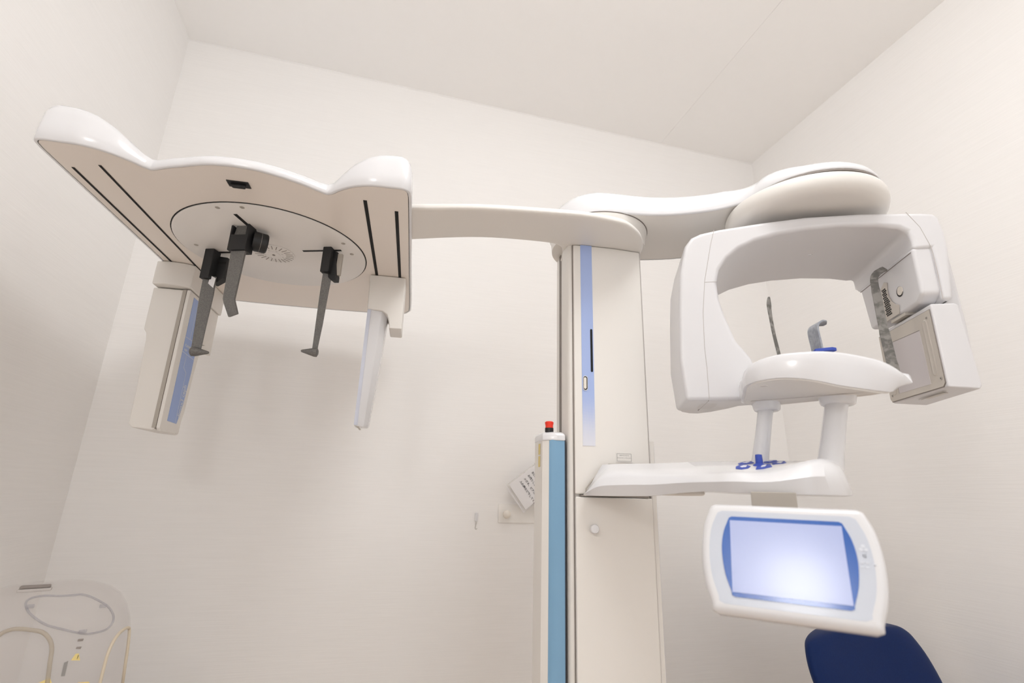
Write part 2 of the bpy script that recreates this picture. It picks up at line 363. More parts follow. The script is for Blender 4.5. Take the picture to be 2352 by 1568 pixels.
# --- turning disc under the plate
TH = radians(-16); c1, c2 = Vector((cos(TH), sin(TH), 0)), Vector((-sin(TH), cos(TH), 0)); DC = Vector((-0.323, 1.053, HP))
RD = 0.1855
bm = B(); lathe(bm, DC, -Z, [(RD+0.0022, -0.0008), (RD+0.0022, 0.0002)], 96); obj('disc_gap', bm, 'slot', plate)
bm = B(); lathe(bm, DC, -Z, [(RD, -0.001), (RD, 0.0016), (RD-0.001, 0.0022)], 96); disc = obj('turning_disc', bm, 'disc', mach)
def dpt(a, b, z=0.0): return DC + c1*a + c2*b + Z*z
for a0, b0, a1, b1 in ((-0.135, -0.0035, -0.085, 0.0035), (0.062, -0.0032, 0.146, 0.0032)):
    bm = B(); box(bm, (a0, b0, -0.0026), (a1, b1, -0.0010), DC, c1, c2, Z); obj('rod_slot', bm, 'slot', disc)
bm = B(); box(bm, (0.004, -0.150, -0.0026), (0.011, -0.062, -0.0010), DC, c1, c2, Z); obj('rod_slot', bm, 'slot', disc)
for px, py in ((499.5, 477), (556, 476.5), (450.5, 562.5), (788.5, 559.5), (808, 584)):
    p = at_z(px, py, HP-0.0025); bm = B(); lathe(bm, p+Z*0.0008, -Z, [(0.0042, 0), (0.0042, 0.0008), (0.0030, 0.0012)], 16); s = obj('screw', bm, 'greymetal', disc)
    bm = B(); lathe(bm, p, -Z, [(0.0016, 0), (0.0014, 0.0008)], 6); obj('screw_socket', bm, 'steel', disc)
dc = at_z(629.5, 581.5, HP-0.003)
bm = B(); lathe(bm, dc+Z*0.001, -Z, [(0.0415, 0), (0.0415, 0.002), (0.040, 0.003)], 48); lathe(bm, dc-Z*0.002, -Z, [(0.0125, 0), (0.012, 0.0015), (0.009, 0.002)], 24); obj('angle_dial', bm, 'disc', disc)
bm = B()
for k in range(24):
    if k in (6, 18): pass
    t = TH+2*pi*(k+.5)/24; d = Vector((cos(t), sin(t), 0)); s = Vector((-sin(t), cos(t), 0))
    box(bm, (0.0245, -0.0007, -0.0024), (0.0395, 0.0007, -0.0018), dc, d, s, Z)
lathe(bm, dc-Z*0.004, -Z, [(0.003, 0), (0.003, 0.0008)], 12)
for k, tx in enumerate(('0', '15', '30', '45', '60', '75', '90')):
    t = TH-pi/2+(k-3)*2*pi/24*3; d = Vector((cos(t), sin(t), 0))
    lt = lettering(tx, dc+d*0.0205-Z*0.002, Vector((-d.y, d.x, 0))*1, -d, 0.0045, -Z, 0.0012, 'CENTER'); me_ = bpy.data.meshes.new('t'); lt.to_mesh(me_); bm.from_mesh(me_); bpy.data.meshes.remove(me_)
obj('dial_marks', bm, 'seam', disc, flip=False)

# --- ear rods and nose rest hanging from the disc
def ear_rod(a, sgn, zt, lab):
    o = dpt(a, 0.002)
    q = c1*sgn                                        # towards the patient
    bm = B()
    prism(bm, [(-0.016, 0.002), (-0.016, -0.052), (-0.010, -0.060), (0.004, -0.060), (0.006, -0.048), (0.006, 0.002)], o, q, Z, c2, -0.011, 0.011)
    h = obj('ear_rod_holder', bm, 'black', mach, bevel=0.0015, seg=2, label='black ear rod holder')
    return o, q, h
def P3(*a): return Vector(a)
# left-hand rod
o = at_z(497, 590, HP-0.002); o = P3(-0.447, 1.083, HP)
bm = B(); box(bm, (-0.016, -0.014, -0.069), (0.004, 0.010, -0.002), o, c1, c2, Z)
prism(bm, [(0.0, -0.010), (0.024, -0.014), (0.024, -0.062), (0.004, -0.074), (0.0, -0.074)], o, c1, Z, c2, 0.006, 0.022)
earl = obj('ear_rod', B(), 'carbon', mach) if False else None
hl = obj('ear_rod_clamp', bm, 'black', mach, bevel=0.0015, seg=2)
bm = B(); box(bm, (0.005, 0.0055, -0.030), (0.0225, 0.0062, -0.024), o, c1, c2, Z); obj('clamp_slit', bm, 'slot', hl)
bm = B(); ribbon(bm, [o+P3(-0.002, 0.0, -0.06), o+P3(-0.001, 0.0, -0.10), o+P3(0.000, 0, -0.17), o+P3(0.001, 0, -0.229)], P3(.93, .2, 0), [.024, .025, .020, .0165], .006)
obj('rod', bm, 'carbon', hl, bevel=0.0012, seg=2)
bm = B(); lathe(bm, o+P3(-0.006, 0.0, -0.224), P3(.97, -.05, -0.02), [(0.006, -0.003), (0.0095, 0.0), (0.0095, 0.006), (0.0028, 0.030), (0.0018, 0.032)], 20); obj('ear_tip', bm, 'carbon', hl)
bm = B(); prism(bm, [(0.0005, -0.060), (0.0125, -0.066), (0.0115, -0.088), (-0.0015, -0.078)], o+P3(0, -0.0040, 0), P3(.95, -.2, 0), Z, P3(-.2, -.95, 0), 0, 0.0006); obj('white_tag', bm, 'paper', hl)
# right-hand rod
o = P3(-0.2055, 1.013, HP)
bm = B(); box(bm, (-0.009, -0.012, -0.058), (0.009, 0.010, -0.002), o, c1, c2, Z)
prism(bm, [(0.003, -0.004), (0.017, -0.008), (0.017, -0.030), (0.022, -0.062), (0.022, -0.072), (0.012, -0.072), (-0.006, -0.058), (-0.006, -0.040)], o, c1, Z, c2, 0.000, 0.016)
hr = obj('ear_rod_clamp', bm, 'black', mach, bevel=0.0015, seg=2)
bm = B(); box(bm, (0.0175, 0.002, -0.060), (0.0275, 0.009, -0.012), o, c1, c2, Z); obj('metal_plate', bm, 'greymetal', hr, bevel=0.001, seg=2)
bm = B(); ribbon(bm, [o+P3(0.002, 0.002, -0.05), o+P3(0.001, 0, -0.10), o+P3(0.0, 0, -0.17), o+P3(-0.0015, 0, -0.224)], P3(.93, .2, 0), [.0185, .0165, .0135, .0095], .006)
obj('rod', bm, 'carbon', hr, bevel=0.0012, seg=2)
bm = B(); lathe(bm, o+P3(0.0035, 0.0, -0.2255), P3(-.98, .02, 0.05), [(0.005, -0.002), (0.0088, 0.0), (0.0088, 0.005), (0.0028, 0.028), (0.0016, 0.030)], 20); obj('ear_tip', bm, 'carbon', hr)
# nose rest
o = P3(-0.3545, 0.955, HP)
bm = B()
prism(bm, [(-0.0185, -0.004), (-0.0145, -0.004), (-0.0145, -0.024), (0.0125, -0.024), (0.0125, 0.0), (0.0175, 0.0), (0.0175, -0.056), (-0.0185, -0.056)], o, c1, Z, c2, -0.012, 0.012)
nr = obj('nose_rest_clamp', bm, 'black', mach, bevel=0.0012, seg=2)
bm = B(); lathe(bm, o+P3(0.016, 0.006, -0.026), c1*0.75+c2*0.65, [(0.017, 0), (0.019, 0.006), (0.019, 0.024), (0.017, 0.0265)], 32); kn = obj('clamp_knob', bm, 'black', nr)
bm = B(); lathe(bm, o+P3(0.016, 0.006, -0.026), c1*0.75+c2*0.65, [(0.0192, 0.0135), (0.0192, 0.0142)], 32); obj('knob_ring', bm, 'seam', nr)
bm = B(); ribbon(bm, [o+P3(-0.001, -0.002, -0.001), o+P3(-0.001, -0.003, -0.02), o+P3(-0.0005, -0.004, -0.06), o+P3(-0.0005, -0.004, -0.152), o+P3(0.001, -0.0035, -0.157), o+P3(0.011, 0.0, -0.182)], P3(.96, -.28, 0), [.024, .028, .0285, .0225, .0215, .0185], .006)
obj('nose_arm', bm, 'carbon', nr, bevel=0.0015, seg=2)

# --- image sensor hanging at the left end of the plate
bm = B(); prism(bm, [(-0.5995, 1.170), (-0.575, 1.166), (-0.545, 1.169), (-0.5225, 1.178), (-0.5225, 1.372), (-0.5995, 1.372)], (0, 0, 0), X, Y, Z, 0.424, 0.4795)
sen = obj('sensor_bracket', bm, 'warm', mach, bevel=0.003, seg=3)
bm = B()
prof = [(-0.602, 0.4215), (-0.5335, 0.4215), (-0.5335, 0.110), (-0.540, 0.1075), (-0.579, 0.1105), (-0.5865, 0.118), (-0.588, 0.20), (-0.5925, 0.30), (-0.5955, 0.316), (-0.6015, 0.324)]
prism(bm, prof, (0, 0, 0), X, Z, Y, 1.186, 1.30)
sb = obj('sensor_housing', bm, 'warm', sen, bevel=0.003, seg=2)
bm = B()
sp = [(1.184, 0.4215), (1.36, 0.4215), (1.36, 0.313), (1.298, 0.305), (1.290, 0.25), (1.284, 0.16), (1.272, 0.118), (1.262, 0.108), (1.192, 0.1055), (1.184, 0.112)]
prism(bm, sp, (0, 0, 0), Y, Z, X, -0.5325, -0.5245); obj('sensor_front_plate', bm, 'warm', sen, bevel=0.002, seg=2)
bm = B(); box(bm, (-0.5345, 1.1835, 0.110), (-0.5322, 1.28, 0.4215)); obj('housing_seam', bm, 'seam', sen)
bm = B(); box(bm, (-0.5400, 1.1832, 0.112), (-0.5325, 1.19, 0.4205)); obj('edge_strip', bm, 'greymetal', sen)
bm = B(); st = [(1.207, 0.412), (1.252, 0.412), (1.244, 0.392), (1.240, 0.370), (1.242, 0.345), (1.262, 0.318), (1.272, 0.30), (1.272, 0.25), (1.265, 0.17), (1.253, 0.129), (1.209, 0.130)]
prism(bm, st, (0, 0, 0), Y, Z, X, -0.5245, -0.5238); obj('blue_sticker', bm, 'sensorblue', sen, label='blue sticker with white lettering')
bm = B()
lt = lettering('dimax3 ceph', (-0.5238, 1.262, 0.142), -Z*-1, Y*-1, 0.021, X, 0.0004, 'LEFT', 0.0003, 0.70); me_ = bpy.data.meshes.new('t'); lt.to_mesh(me_); bm.from_mesh(me_)
for k, (tx, zz) in enumerate((('PLANMECA', 0.2975), ('ceph', 0.2885))):
    lt = lettering(tx, (-0.5238, 1.212, zz), Y, Z, 0.0085, X, 0.0004, 'LEFT', 0.0002); lt.to_mesh(me_); bm.from_mesh(me_)
bpy.data.meshes.remove(me_)
def ln(y0, z0, y1, z1, w=0.0009):
    d = Vector((0, y1-y0, z1-z0)); L = d.length; d.normalize(); s = Vector((0, -d.z, d.y))
    box(bm, (0, -w/2, 0), (L, w/2, 0.0003), (-0.5238, y0, z0), d, s, X)
ln(1.231, 0.412, 1.231, 0.318); ln(1.207, 0.318, 1.262, 0.318); ln(1.207, 0.284, 1.270, 0.280); ln(1.229, 0.283, 1.229, 0.252); ln(1.229, 0.252, 1.246, 0.243); ln(1.246, 0.243, 1.246, 0.13)
obj('sticker_print', bm, 'bezelmark', sen, flip=False)
bm = B(); lathe(bm, (-0.5245, 1.292, 0.368), X, [(0.044, 0), (0.044, 0.005), (0.040, 0.009), (0.030, 0.0115), (0.0, 0.0125)], 48); obj('round_knob', bm, 'warm', sen)
bm = B(); lathe(bm, (-0.5245, 1.292, 0.368), X, [(0.0455, 0), (0.0455, 0.0008)], 48); obj('knob_gap', bm, 'seam', sen)

# --- second slit collimator at the right end of the plate
bm = B()
prism(bm, [(-0.1325, 0.4795), (-0.0515, 0.4795), (-0.0500, 0.352), (-0.0780, 0.352), (-0.0800, 0.368), (-0.0850, 0.384), (-0.0960, 0.393), (-0.1305, 0.3945)], (0, 0, 0), X, Z, Y, 1.128, 1.20)
cb = obj('collimator_bracket', bm, 'warm', mach, bevel=0.003, seg=3)
bm = B()
def cl(z, xl, wd, dp): return [Vector(p) for p in ((xl, 1.1315, z), (xl+0.002, 1.13, z), (xl+0.008, 1.131, z), (xl+wd*0.7, 1.136, z), (xl+wd, 1.15, z), (xl+wd, 1.13+dp, z), (xl, 1.13+dp, z))]
loft(bm, [cl(0.3945, -0.129, 0.044, 0.06), cl(0.30, -0.1295, 0.039, 0.055), cl(0.20, -0.1300, 0.033, 0.05), cl(0.135, -0.1300, 0.028, 0.04), cl(0.129, -0.1295, 0.026, 0.035)])
obj('collimator_blade', bm, 'white', cb, bevel=0.0015, seg=2, smooth=50)
bm = B()
def cl2(z, xl): return [Vector(p) for p in ((xl-0.0006, 1.1300, z), (xl+0.007, 1.1290, z), (xl+0.007, 1.1305, z), (xl-0.0006, 1.1320, z))]
loft(bm, [cl2(0.3940, -0.129), cl2(0.132, -0.130)]); obj('blade_edge', bm, 'paleblue', cb)
bm = B(); prism(bm, [(-0.130, 0.1305), (-0.121, 0.1245), (-0.118, 0.121), (-0.114, 0.1215), (-0.119, 0.128)], (0, 0, 0), X, Z, Y, 1.126, 1.1285); obj('blade_clip', bm, 'greymetal', cb)

# --- shoulder arm on top of the column and its round end
ZA = 0.5376
C1 = (0.353, 0.937); C2 = (0.6955, 0.730)
def arc(c, r, a0, a1, n): return [(c[0]+r*cos(radians(a0+(a1-a0)*i/n)), c[1]+r*sin(radians(a0+(a1-a0)*i/n))) for i in range(n+1)]
fr = [tuple(p)[:2] for p in cat([(x, y, 0) for x, y in [(0.331, 0.8365), (0.375, 0.832), (0.425, 0.826), (0.477, 0.811), (0.533, 0.782), (0.568, 0.750), (0.580, 0.722)]], 5)]
bk = [tuple(p)[:2] for p in cat([(x, y, 0) for x, y in [(0.775, 0.825), (0.70, 0.90), (0.64, 0.945), (0.574, 0.991), (0.50, 1.019), (0.43, 1.035), (0.36, 1.041)]], 4)]
ol = arc(C1, 0.104, 90, 252, 14) + fr + arc(C2, 0.118, 190, 400, 28) + bk
ol = ccw(ol)
def h1(x, y):
    k = max(0, min(1, (x-0.36)/0.20)); h = 0.062*(1-k)+0.052*k
    if x > 0.55: h = 0.052-0.024*min(1, (x-0.55)/0.07)
    return h
bm = B()
def hring(d, k, up=0): return [Vector((q[0], q[1], ZA+h1(*o)*k+up)) for q, o in zip(inset(ol, d), ol)]
loft(bm, [hring(0.004, 0, 0.003), hring(0.004, 0), hring(0.001, 0), hring(0.0, 0.06), hring(0.0015, 0.3), hring(0.006, 0.58), hring(0.013, 0.8), hring(0.022, 0.93), hring(0.034, 1.0)], (False, True))
sh = obj('shoulder_arm', bm, 'white', mach, smooth=75)
bm = B(); prism(bm, inset(ol, 0.0048), (0, 0, 0), X, Y, Z, ZA+0.0006, ZA+0.003); obj('arm_underside', bm, 'warm', sh)
bm = B(); prism(bm, inset(ol, 0.0036), (0, 0, 0), X, Y, Z, ZA+0.0018, ZA+0.0026); obj('underside_seam', bm, 'seam', sh)
bm = B(); lathe(bm, (C1[0], C1[1], ZA+0.0005), -Z, [(0.105, 0), (0.105, 0.0006)], 64); obj('bearing_gap', bm, 'seam', sh)
bm = B(); lathe(bm, (C1[0], C1[1], ZA), -Z, [(0.1035, 0.0006), (0.1035, 0.006), (0.100, 0.012), (0.098, 0.037)], 64); obj('bearing_ring', bm, 'warm', sh)
bm = B(); lathe(bm, (C2[0], C2[1], ZA+0.0005), -Z, [(0.1172, 0), (0.1172, 0.0035)], 64); obj('hub_gap', bm, 'seam', sh)
HBC = Vector((0.699, 0.749, ZA))
bm = B()
def hb(rx, dy, z): return [Vector((HBC.x+(rx+0.0)*cos(t), HBC.y+dy+(rx)*sin(t), ZA-z)) for t in [2*pi*i/72 for i in range(72)]]
loft(bm, [hb(0.127, -0.003, 0.0035), hb(0.1355, 0, 0.0045), hb(0.1375, 0, 0.010), hb(0.1375, 0, 0.020), hb(0.135, 0, 0.028), hb(0.129, 0, 0.034), hb(0.116, 0, 0.037), hb(0.07, 0, 0.038)])
obj('turning_hub', bm, 'warm', sh, smooth=60)

# --- the C-shaped arm
PH = 0.363; cu_, cw_ = Vector((cos(PH), -sin(PH), 0)), Vector((sin(PH), cos(PH), 0)); CC = Vector((0.6935, 0.732, 0))
def cp(u, w, z): return CC + cu_*u + cw_*w + Z*z
WF, WB = -0.06, 0.15
outer = [(-.252, .156, .06), (-.2575, .23, .07), (-.252, .326, .08), (-.246, .39, .09), (-.234, .44, .10), (-.222, .456, .11), (-.205, .4635, .12), (-.171, .4700, WB), (-.10, .478, WB), (-.027, .484, WB), (.06, .484, WB), (.12, .4805, WB), (.157, .478, WB), (.172, .4755, .14), (.179, .469, .13), (.1835, .44, .12), (.1835, .41, .11), (.178, .36, .10), (.172, .317, .09)]
inner = [(.157, .318, .09), (.1585, .38, .10), (.157, .4105, .11), (.131, .4095, .14), (.132, .428, .15), (.128, .443, .15), (.116, .452, .15), (.085, .458, .15), (.03, .4615, .15), (-.03, .459, .15), (-.075, .453, .15), (-.115, .442, .15), (-.142, .429, .15), (-.163, .412, .15), (-.179, .39, .13), (-.185, .367, .10), (-.184, .335, .06), (-.178, .307, .04), (-.164, .259, .02), (-.142, .227, .0), (-.136, .205, -.005), (-.136, .156, -.01)]
bm = B()
P_ = outer+inner
def sm(u, z, w, k):
    return cp(u, w, z)
loft(bm, [[cp(u, WF, z) for u, z, w in P_], [cp(u*(1 if u < -.2 or u > .17 else 1), w, z-(0.010 if (u, z, w) in inner and z > .40 and -.17 < u < .12 else 0)) for u, z, w in P_]])
carm = obj('c_arm', bm, 'cool', mach, bevel=0.008, seg=4, smooth=50, ang=48)
# bulging rear of the left-hand housing
bm = B()
lo = [(-.250, -.03), (-.251, .045), (-.244, .072), (-.228, .090), (-.210, .094), (-.190, .075), (-.165, .032), (-.150, -.005), (-.145, -.03)]
def lim(z):
    for (a, ua), (b, ub) in zip([(.1, -.15), (.2, -.15), (.25, -.172), (.30, -.190), (.34, -.199), (.5, -.199)], [(.2, -.15), (.25, -.172), (.30, -.190), (.34, -.199), (.5, -.199), (1, -.199)]):
        if a <= z <= b: return ua+(ub-ua)*(z-a)/(b-a)
loft(bm, [[cp(min(-.2+(u+.2)*k, lim(z)), -.03+(w+.03)*k, z) for u, w in lo] for z, k in ((.157, .93), (.160, .985), (.17, 1.0), (.25, 1.0), (.33, .97), (.42, .80))])
obj('tube_housing_rear', bm, 'cool', carm, smooth=60)
# fine seams on the front face
def front_line(pts, name='panel_seam', w=0.0005):
    bm = B(); tube(bm, [cp(u, WF-0.00005, z) for u, z in pts], w, 6); obj(name, bm, 'softseam', carm)
front_line([(-.182, .468), (-.190, .44), (-.206, .368), (-.213, .31), (-.2155, .25), (-.2145, .21), (-.2150, .158)])
front_line([(-.206, .3665), (-.186, .3665)])
front_line([(.131, .4800), (.147, .4505), (.157, .411), (.1575, .37), (.1565, .32)])
bm = B()
for k in range(9):
    t = k/8; box(bm, (-.224+0.004*abs(t-.5), -0.0006, -0.0006), (-.194-0.006*abs(t-.5), 0.0006, 0.0004), cp(0, -.03+.05*t, .1565), cu_, cw_, Z)
obj('vent_slot', bm, 'embossed', carm)
bm = B(); tube(bm, [cp(-.2155, WF+.004, .1565), cp(-.2155, .045, .1565)], 0.0006, 6); obj('panel_seam', bm, 'seam', carm)
bm = B(); lathe(bm, cp(.012, .04, .4585), -cu_*0+Vector((0, 0, -1)), [(0.004, -.01), (0.004, 0.0022), (0.003, 0.0036)], 16); obj('indicator_pin', bm, 'white', carm)

# sensor-side head block under the right-hand end of the beam
bm = B(); prism(bm, [(-.057, .415), (.128, .415), (.114, .324), (.0, .319), (-.040, .320), (-.057, .332)], CC, cw_, Z, cu_, .130, .1600)
hd = obj('sensor_head_block', bm, 'cool', carm, bevel=0.006, seg=4)
bq = .1296
bm = B(); lathe(bm, cp(bq, -.001, .358), -cu_, [(0.0092, 0), (0.0092, 0.0006)], 32); obj('button_ring', bm, 'slot', carm)
bm = B(); lathe(bm, cp(bq, -.0028, .3585), -cu_, [(0.0078, 0.0), (0.0078, 0.0012)], 32); obj('round_button', bm, 'cream', carm)
bm = B(); tube(bm, [cp(bq, -.052, .4078), cp(bq, .126, .4078)], 0.0006, 6); obj('panel_seam', bm, 'seam', carm)
# perforated sheet with a round cut-out
bm = B()
ms = [(.018, .3225), (.0535, .3225), (.0555, .384), (.034, .389)] 
ms = [(.012, .3215), (.060, .3215), (.060, .380), (.039, .3925)] + [(.0305+0.0*k, .0) for k in range(0)] + [(-.004+.0375*cos(t), .372+.0375*sin(t)) for t in [radians(a) for a in (25, 5, -15, -35, -55, -72)]]
prism(bm, ms, CC, cw_, Z, -cu_, -bq-0.0001, -bq+0.0010); pm = obj('perforated_plate', bm, 'panelmetal', carm)
bm = B()
for i in range(14):
    for j in range(4):
        w = .0335+j*.0044+(.0022 if i % 2 else 0); z = .330+i*.0038
        if (w+.004)**2+(z-.372)**2 < .0405**2 or w > .054 or z > .385-(w-.036)*.3: continue
        lathe(bm, cp(bq-.0008, w, z), -cu_, [(0.0017, 0), (0.0017, 0.0006)], 6)
obj('perforation', bm, 'slot', carm)
bm = B(); prism(bm, rrect(.010, .060, .004), cp(bq, .064, .353), cw_, Z, -cu_, 0, .003); obj('grille_lip', bm, 'cool', carm, bevel=0.001, seg=2)
bm = B(); box(bm, (-.001, .0, .3145), (.045, .020, .3195), cp(.131, 0, 0)-Z*0, cw_, cu_, Z); obj('grip_lip', bm, 'panelmetal', carm)

# image cassette under the head block
bm = B()
ca = [(.1365, .1755), (.179, .172), (.183, .178), (.1765, .309), (.172, .3125), (.137, .3125)]
loft(bm, [[cp(u, WF, z) for u, z in ca], [cp(u+(.012 if u > .15 else 0), .10, z+(.002 if z < .2 else 0)) for u, z in ca]])
cs = obj('image_cassette', bm, 'cool', mach, bevel=0.006, seg=4)
bm = B(); prism(bm, [(.165, .19), (.178, .176), (.204, .186), (.2095, .24), (.2105, .30), (.2095, .37), (.208, .43), (.165, .44)], CC, cu_, Z, cw_, -.018, .09); obj('rear_cover', bm, 'cool', cs, bevel=0.006, seg=3)
up_ = .1358
def pquad(a, z): return (a, z)
bm = B(); po = [(-.0545, .301), (.080, .303), (.099, .1835)]
po = [(.102, .305), (-.0555, .3035), (-.0555, .1835), (-.0505, .1785), (.098, .1805), (.102, .186)]
prism(bm, po, CC, cw_, Z, -cu_, -up_-.0008, -up_+.0008); pl = obj('cassette_plate', bm, 'panelmetal', cs, label='beige metal face plate')
bm = B(); prism(bm, inset(ccw(po), -0.0012), CC, cw_, Z, -cu_, -up_-.0010, -up_+.0002); obj('plate_gap', bm, 'seam', cs)
bm = B(); prism(bm, [(.066, .2835), (-.022, .2790), (-.0225, .1880), (.070, .1905)], CC, cw_, Z, -cu_, -up_+.0008, -up_+.0012); obj('imaging_window', bm, 'window', cs, label='lavender imaging window')
bm = B(); tube(bm, [cp(up_-.0010, .066, .2838), cp(up_-.0010, -.022, .2793)], .0005, 6); tube(bm, [cp(up_-.0010, .066, .2838), cp(up_-.0010, .070, .1905)], .0005, 6); obj('window_gap', bm, 'seam', cs)
def pill(cw0, z0, z1, r, name, m, dep):
    bm = B(); pts = [(cw0+r*cos(t), (z1-r if sin(t) > 0 else z0+r)+r*sin(t)) for t in [2*pi*(i+.5)/32 for i in range(32)]]
    o_ = ccw(pts)
    loft(bm, [[CC+cw_*p[0]+Z*p[1]-cu_*(-up_+.0008) for p in o_], [CC+cw_*p[0]+Z*p[1]-cu_*(-up_+.0018) for p in inset(o_, r*.18)], [CC+cw_*p[0]+Z*p[1]-cu_*(-up_+.0012) for p in inset(o_, r*.45)], [CC+cw_*p[0]+Z*p[1]-cu_*(-up_+.0010) for p in inset(o_, r*.7)]])
    obj(name, bm, m, cs, smooth=60)
pill(-.0385, .198, .292, .0068, 'grip_recess', 'panelmetal', 0); pill(.084, .19, .285, .0068, 'grip_recess', 'panelmetal', 0)
for w, z in ((-.0465, .2925), (-.0495, .1915), (.093, .1905), (.093, .296)):
    bm = B(); lathe(bm, cp(up_-.0006, w, z), -cu_, [(0.0026, 0), (0.0026, 0.0006), (0.0018, 0.0009)], 16); obj('plate_screw', bm, 'steel', cs)
    bm = B(); lathe(bm, cp(up_-.0014, w, z), -cu_, [(0.0010, 0), (0.0010, 0.0003)], 6); obj('screw_socket', bm, 'slot', cs)
bm = B()
for k in range(2): tube(bm, [cp(.143+.004*k, -.035, .1742), cp(.150+.004*k, .045, .1748)], .0005, 6)
box(bm, (.150, -.02, .1736), (.158, .03, .1742), CC, cu_, cw_, Z)
obj('type_plate', bm, 'embossed', cs)

# --- patient table with posts, head supports and bite guide
te, tf = Vector((.777, -.63, 0)).normalized(), Vector((-.63, -.777, 0)).normalized(); TC = Vector((0.56, 0.63, 0))
rim = [((1703, 872), (1706, 905), .010), ((1710, 851), (1709, 890), .040), ((1724, 836), (1722, 881), .060), ((1750, 823), (1745, 874), .072), ((1790, 813), (1790, 868), .079), ((1840, 808), (1835, 869), .081), ((1890, 806), (1880, 875), .078), ((1940, 810), (1930, 885), .071), ((1990, 819), (1985, 893), .061), ((2030, 829), (2030, 899), .050), ((2060, 844), (2050, 900), .040), ((2078, 858), (2062, 892), .032), ((2096, 877), (2080, 884), .026)]
fb, ft = [], []
for tp, bt, f0 in rim:
    ft.append(at_plane(*tp, TC+tf*f0, tf)); fb.append(at_plane(*bt, TC+tf*f0, tf))
def te_(p): return (p-TC).dot(te)
nb = len(rim)
bot, top, mid = [], [], []
bt2 = cat(fb, 4); tp2 = cat(ft, 4)
bkz = .148
back_b = [TC+te*e_+tf*f_+Z*z_ for e_, f_, z_ in ((.112, .012, .158), (.098, -.012, .150), (.075, -.022, .1485), (.03, -.038, .148), (-.02, -.055, .148), (-.06, -.068, .148), (-.088, -.060, .148), (-.098, -.035, .148), (-.096, -.010, .149))]
back_t = [p+Z*(.030 if i else .010) for i, p in enumerate(back_b)]
botl = bt2+back_b; topl = tp2+back_t
cen = TC+te*0.0+tf*0.01
def tring(fn):
    return [fn(b, t) for b, t in zip(botl, topl)]
def pull(p, k, dz=0): q = p+(cen+Z*p.z-p)*k; return q+Z*dz
bm = B()
loft(bm, [tring(lambda b, t: pull(b, .045, .0006)), tring(lambda b, t: b+Z*.0005), tring(lambda b, t: b.lerp(t, .25)+(b-cen-Z*b.z)*.02), tring(lambda b, t: b.lerp(t, .65)+(b-cen-Z*b.z)*.02), tring(lambda b, t: pull(b.lerp(t, .92), -.005)), tring(lambda b, t: pull(t, .02)), tring(lambda b, t: pull(t, .08, .0012)), tring(lambda b, t: pull(t, .3, .002))])
tab = obj('patient_table', bm, 'white', mach, smooth=70)
bm = B()
loft(bm, [[pull(b, .05, .0012) for b in botl], [pull(b, .05, -.0008) for b in botl], [pull(b, .055, -.0014) for b in botl]]); obj('table_underside', bm, 'warm', tab)
bm = B(); tube(bm, [at_z(1724, 921, .1462), at_z(1860, 911, .1462), at_z(1985, 900.5, .1462)], .0006, 6); obj('panel_seam', bm, 'softseam', tab)
p = at_z(1754, 886, .149); bm = B(); lathe(bm, p, -Z, [(.0050, 0), (.0050, .0004), (.004, .0005)], 24); obj('rubber_plug', bm, 'embossed', tab)
pl0, pl1 = Vector((.5405, .706, .148)), Vector((.512, .703, .040))
pr0, pr1 = Vector((.598, .628, .148)), Vector((.548, .610, .030))
for (a, b, r, rt) in ((pl0, pl1, .0112, .0205), (pr0, pr1, .0150, .0240)):
    d = (b-a).normalized(); bm = B(); lathe(bm, a, d, [(r, 0), (r*.97, .03), (r*1.0, (b-a).length*.6), (r*1.12, (b-a).length)], 32); ps = obj('table_post', bm, 'white', tab)
    bm = B(); lathe(bm, a+Z*.001, -Z, [(rt*1.02, 0), (rt*1.0, .003), (rt*.95, .010), (rt*.90, .0125), (rt*.80, .014)], 40); obj('post_flange', bm, 'white', tab, smooth=50)
# head supports
bm = B(); ribbon(bm, cat([(.6125, .748, .20), (.611, .750, .24), (.607, .752, .285), (.6045, .752, .33), (.605, .750, .352)], 5), cu_*.6+cw_*.5, [.0070]*14+[.0085, .009, .0105, .0095, .008, .006, .002], .003); obj('temple_support', bm, 'mottled', tab, bevel=0.0006, seg=2)
bm = B(); ribbon(bm, cat([(.804, .715, .200), (.802, .715, .240), (.7975, .714, .300), (.796, .713, .350), (.7955, .7125, .388), (.801, .711, .401), (.811, .709, .4085), (.818, .707, .412)], 5), Vector((.85, -.5, 0)), [.0175]*5+[.0155]*5+[.0135]*8+[.0120]*10+[.0115]*8, .0035); obj('temple_support', bm, 'mottled', tab, bevel=0.0006, seg=2)
bm = B(); ribbon(bm, cat([(.6450, .70, .205), (.6430, .70, .245), (.6405, .70, .272), (.6425, .6995, .2825), (.6490, .698, .2880), (.6570, .6965, .2885), (.6620, .6955, .2865)], 5), Vector((.2, .98, 0)), [.030]*22+[.028, .027, .026, .024, .022, .019, .016, .012, .008], .0030); obj('forehead_rest', bm, 'cloudy', tab, bevel=0.0006, seg=2)
bm = B(); a = at_y(1890, 802, .69); prism(bm, [(-.012, -.007), (.010, -.008), (.018, -.004), (.022, .001), (.016, .006), (-.008, .005)], a+Vector((-.004, 0, -.0015)), te, tf*.8+Z*.15, Z, -.004, .0015); obj('bite_guide', bm, 'key', tab, bevel=0.0008, seg=2, label='blue bite guide')

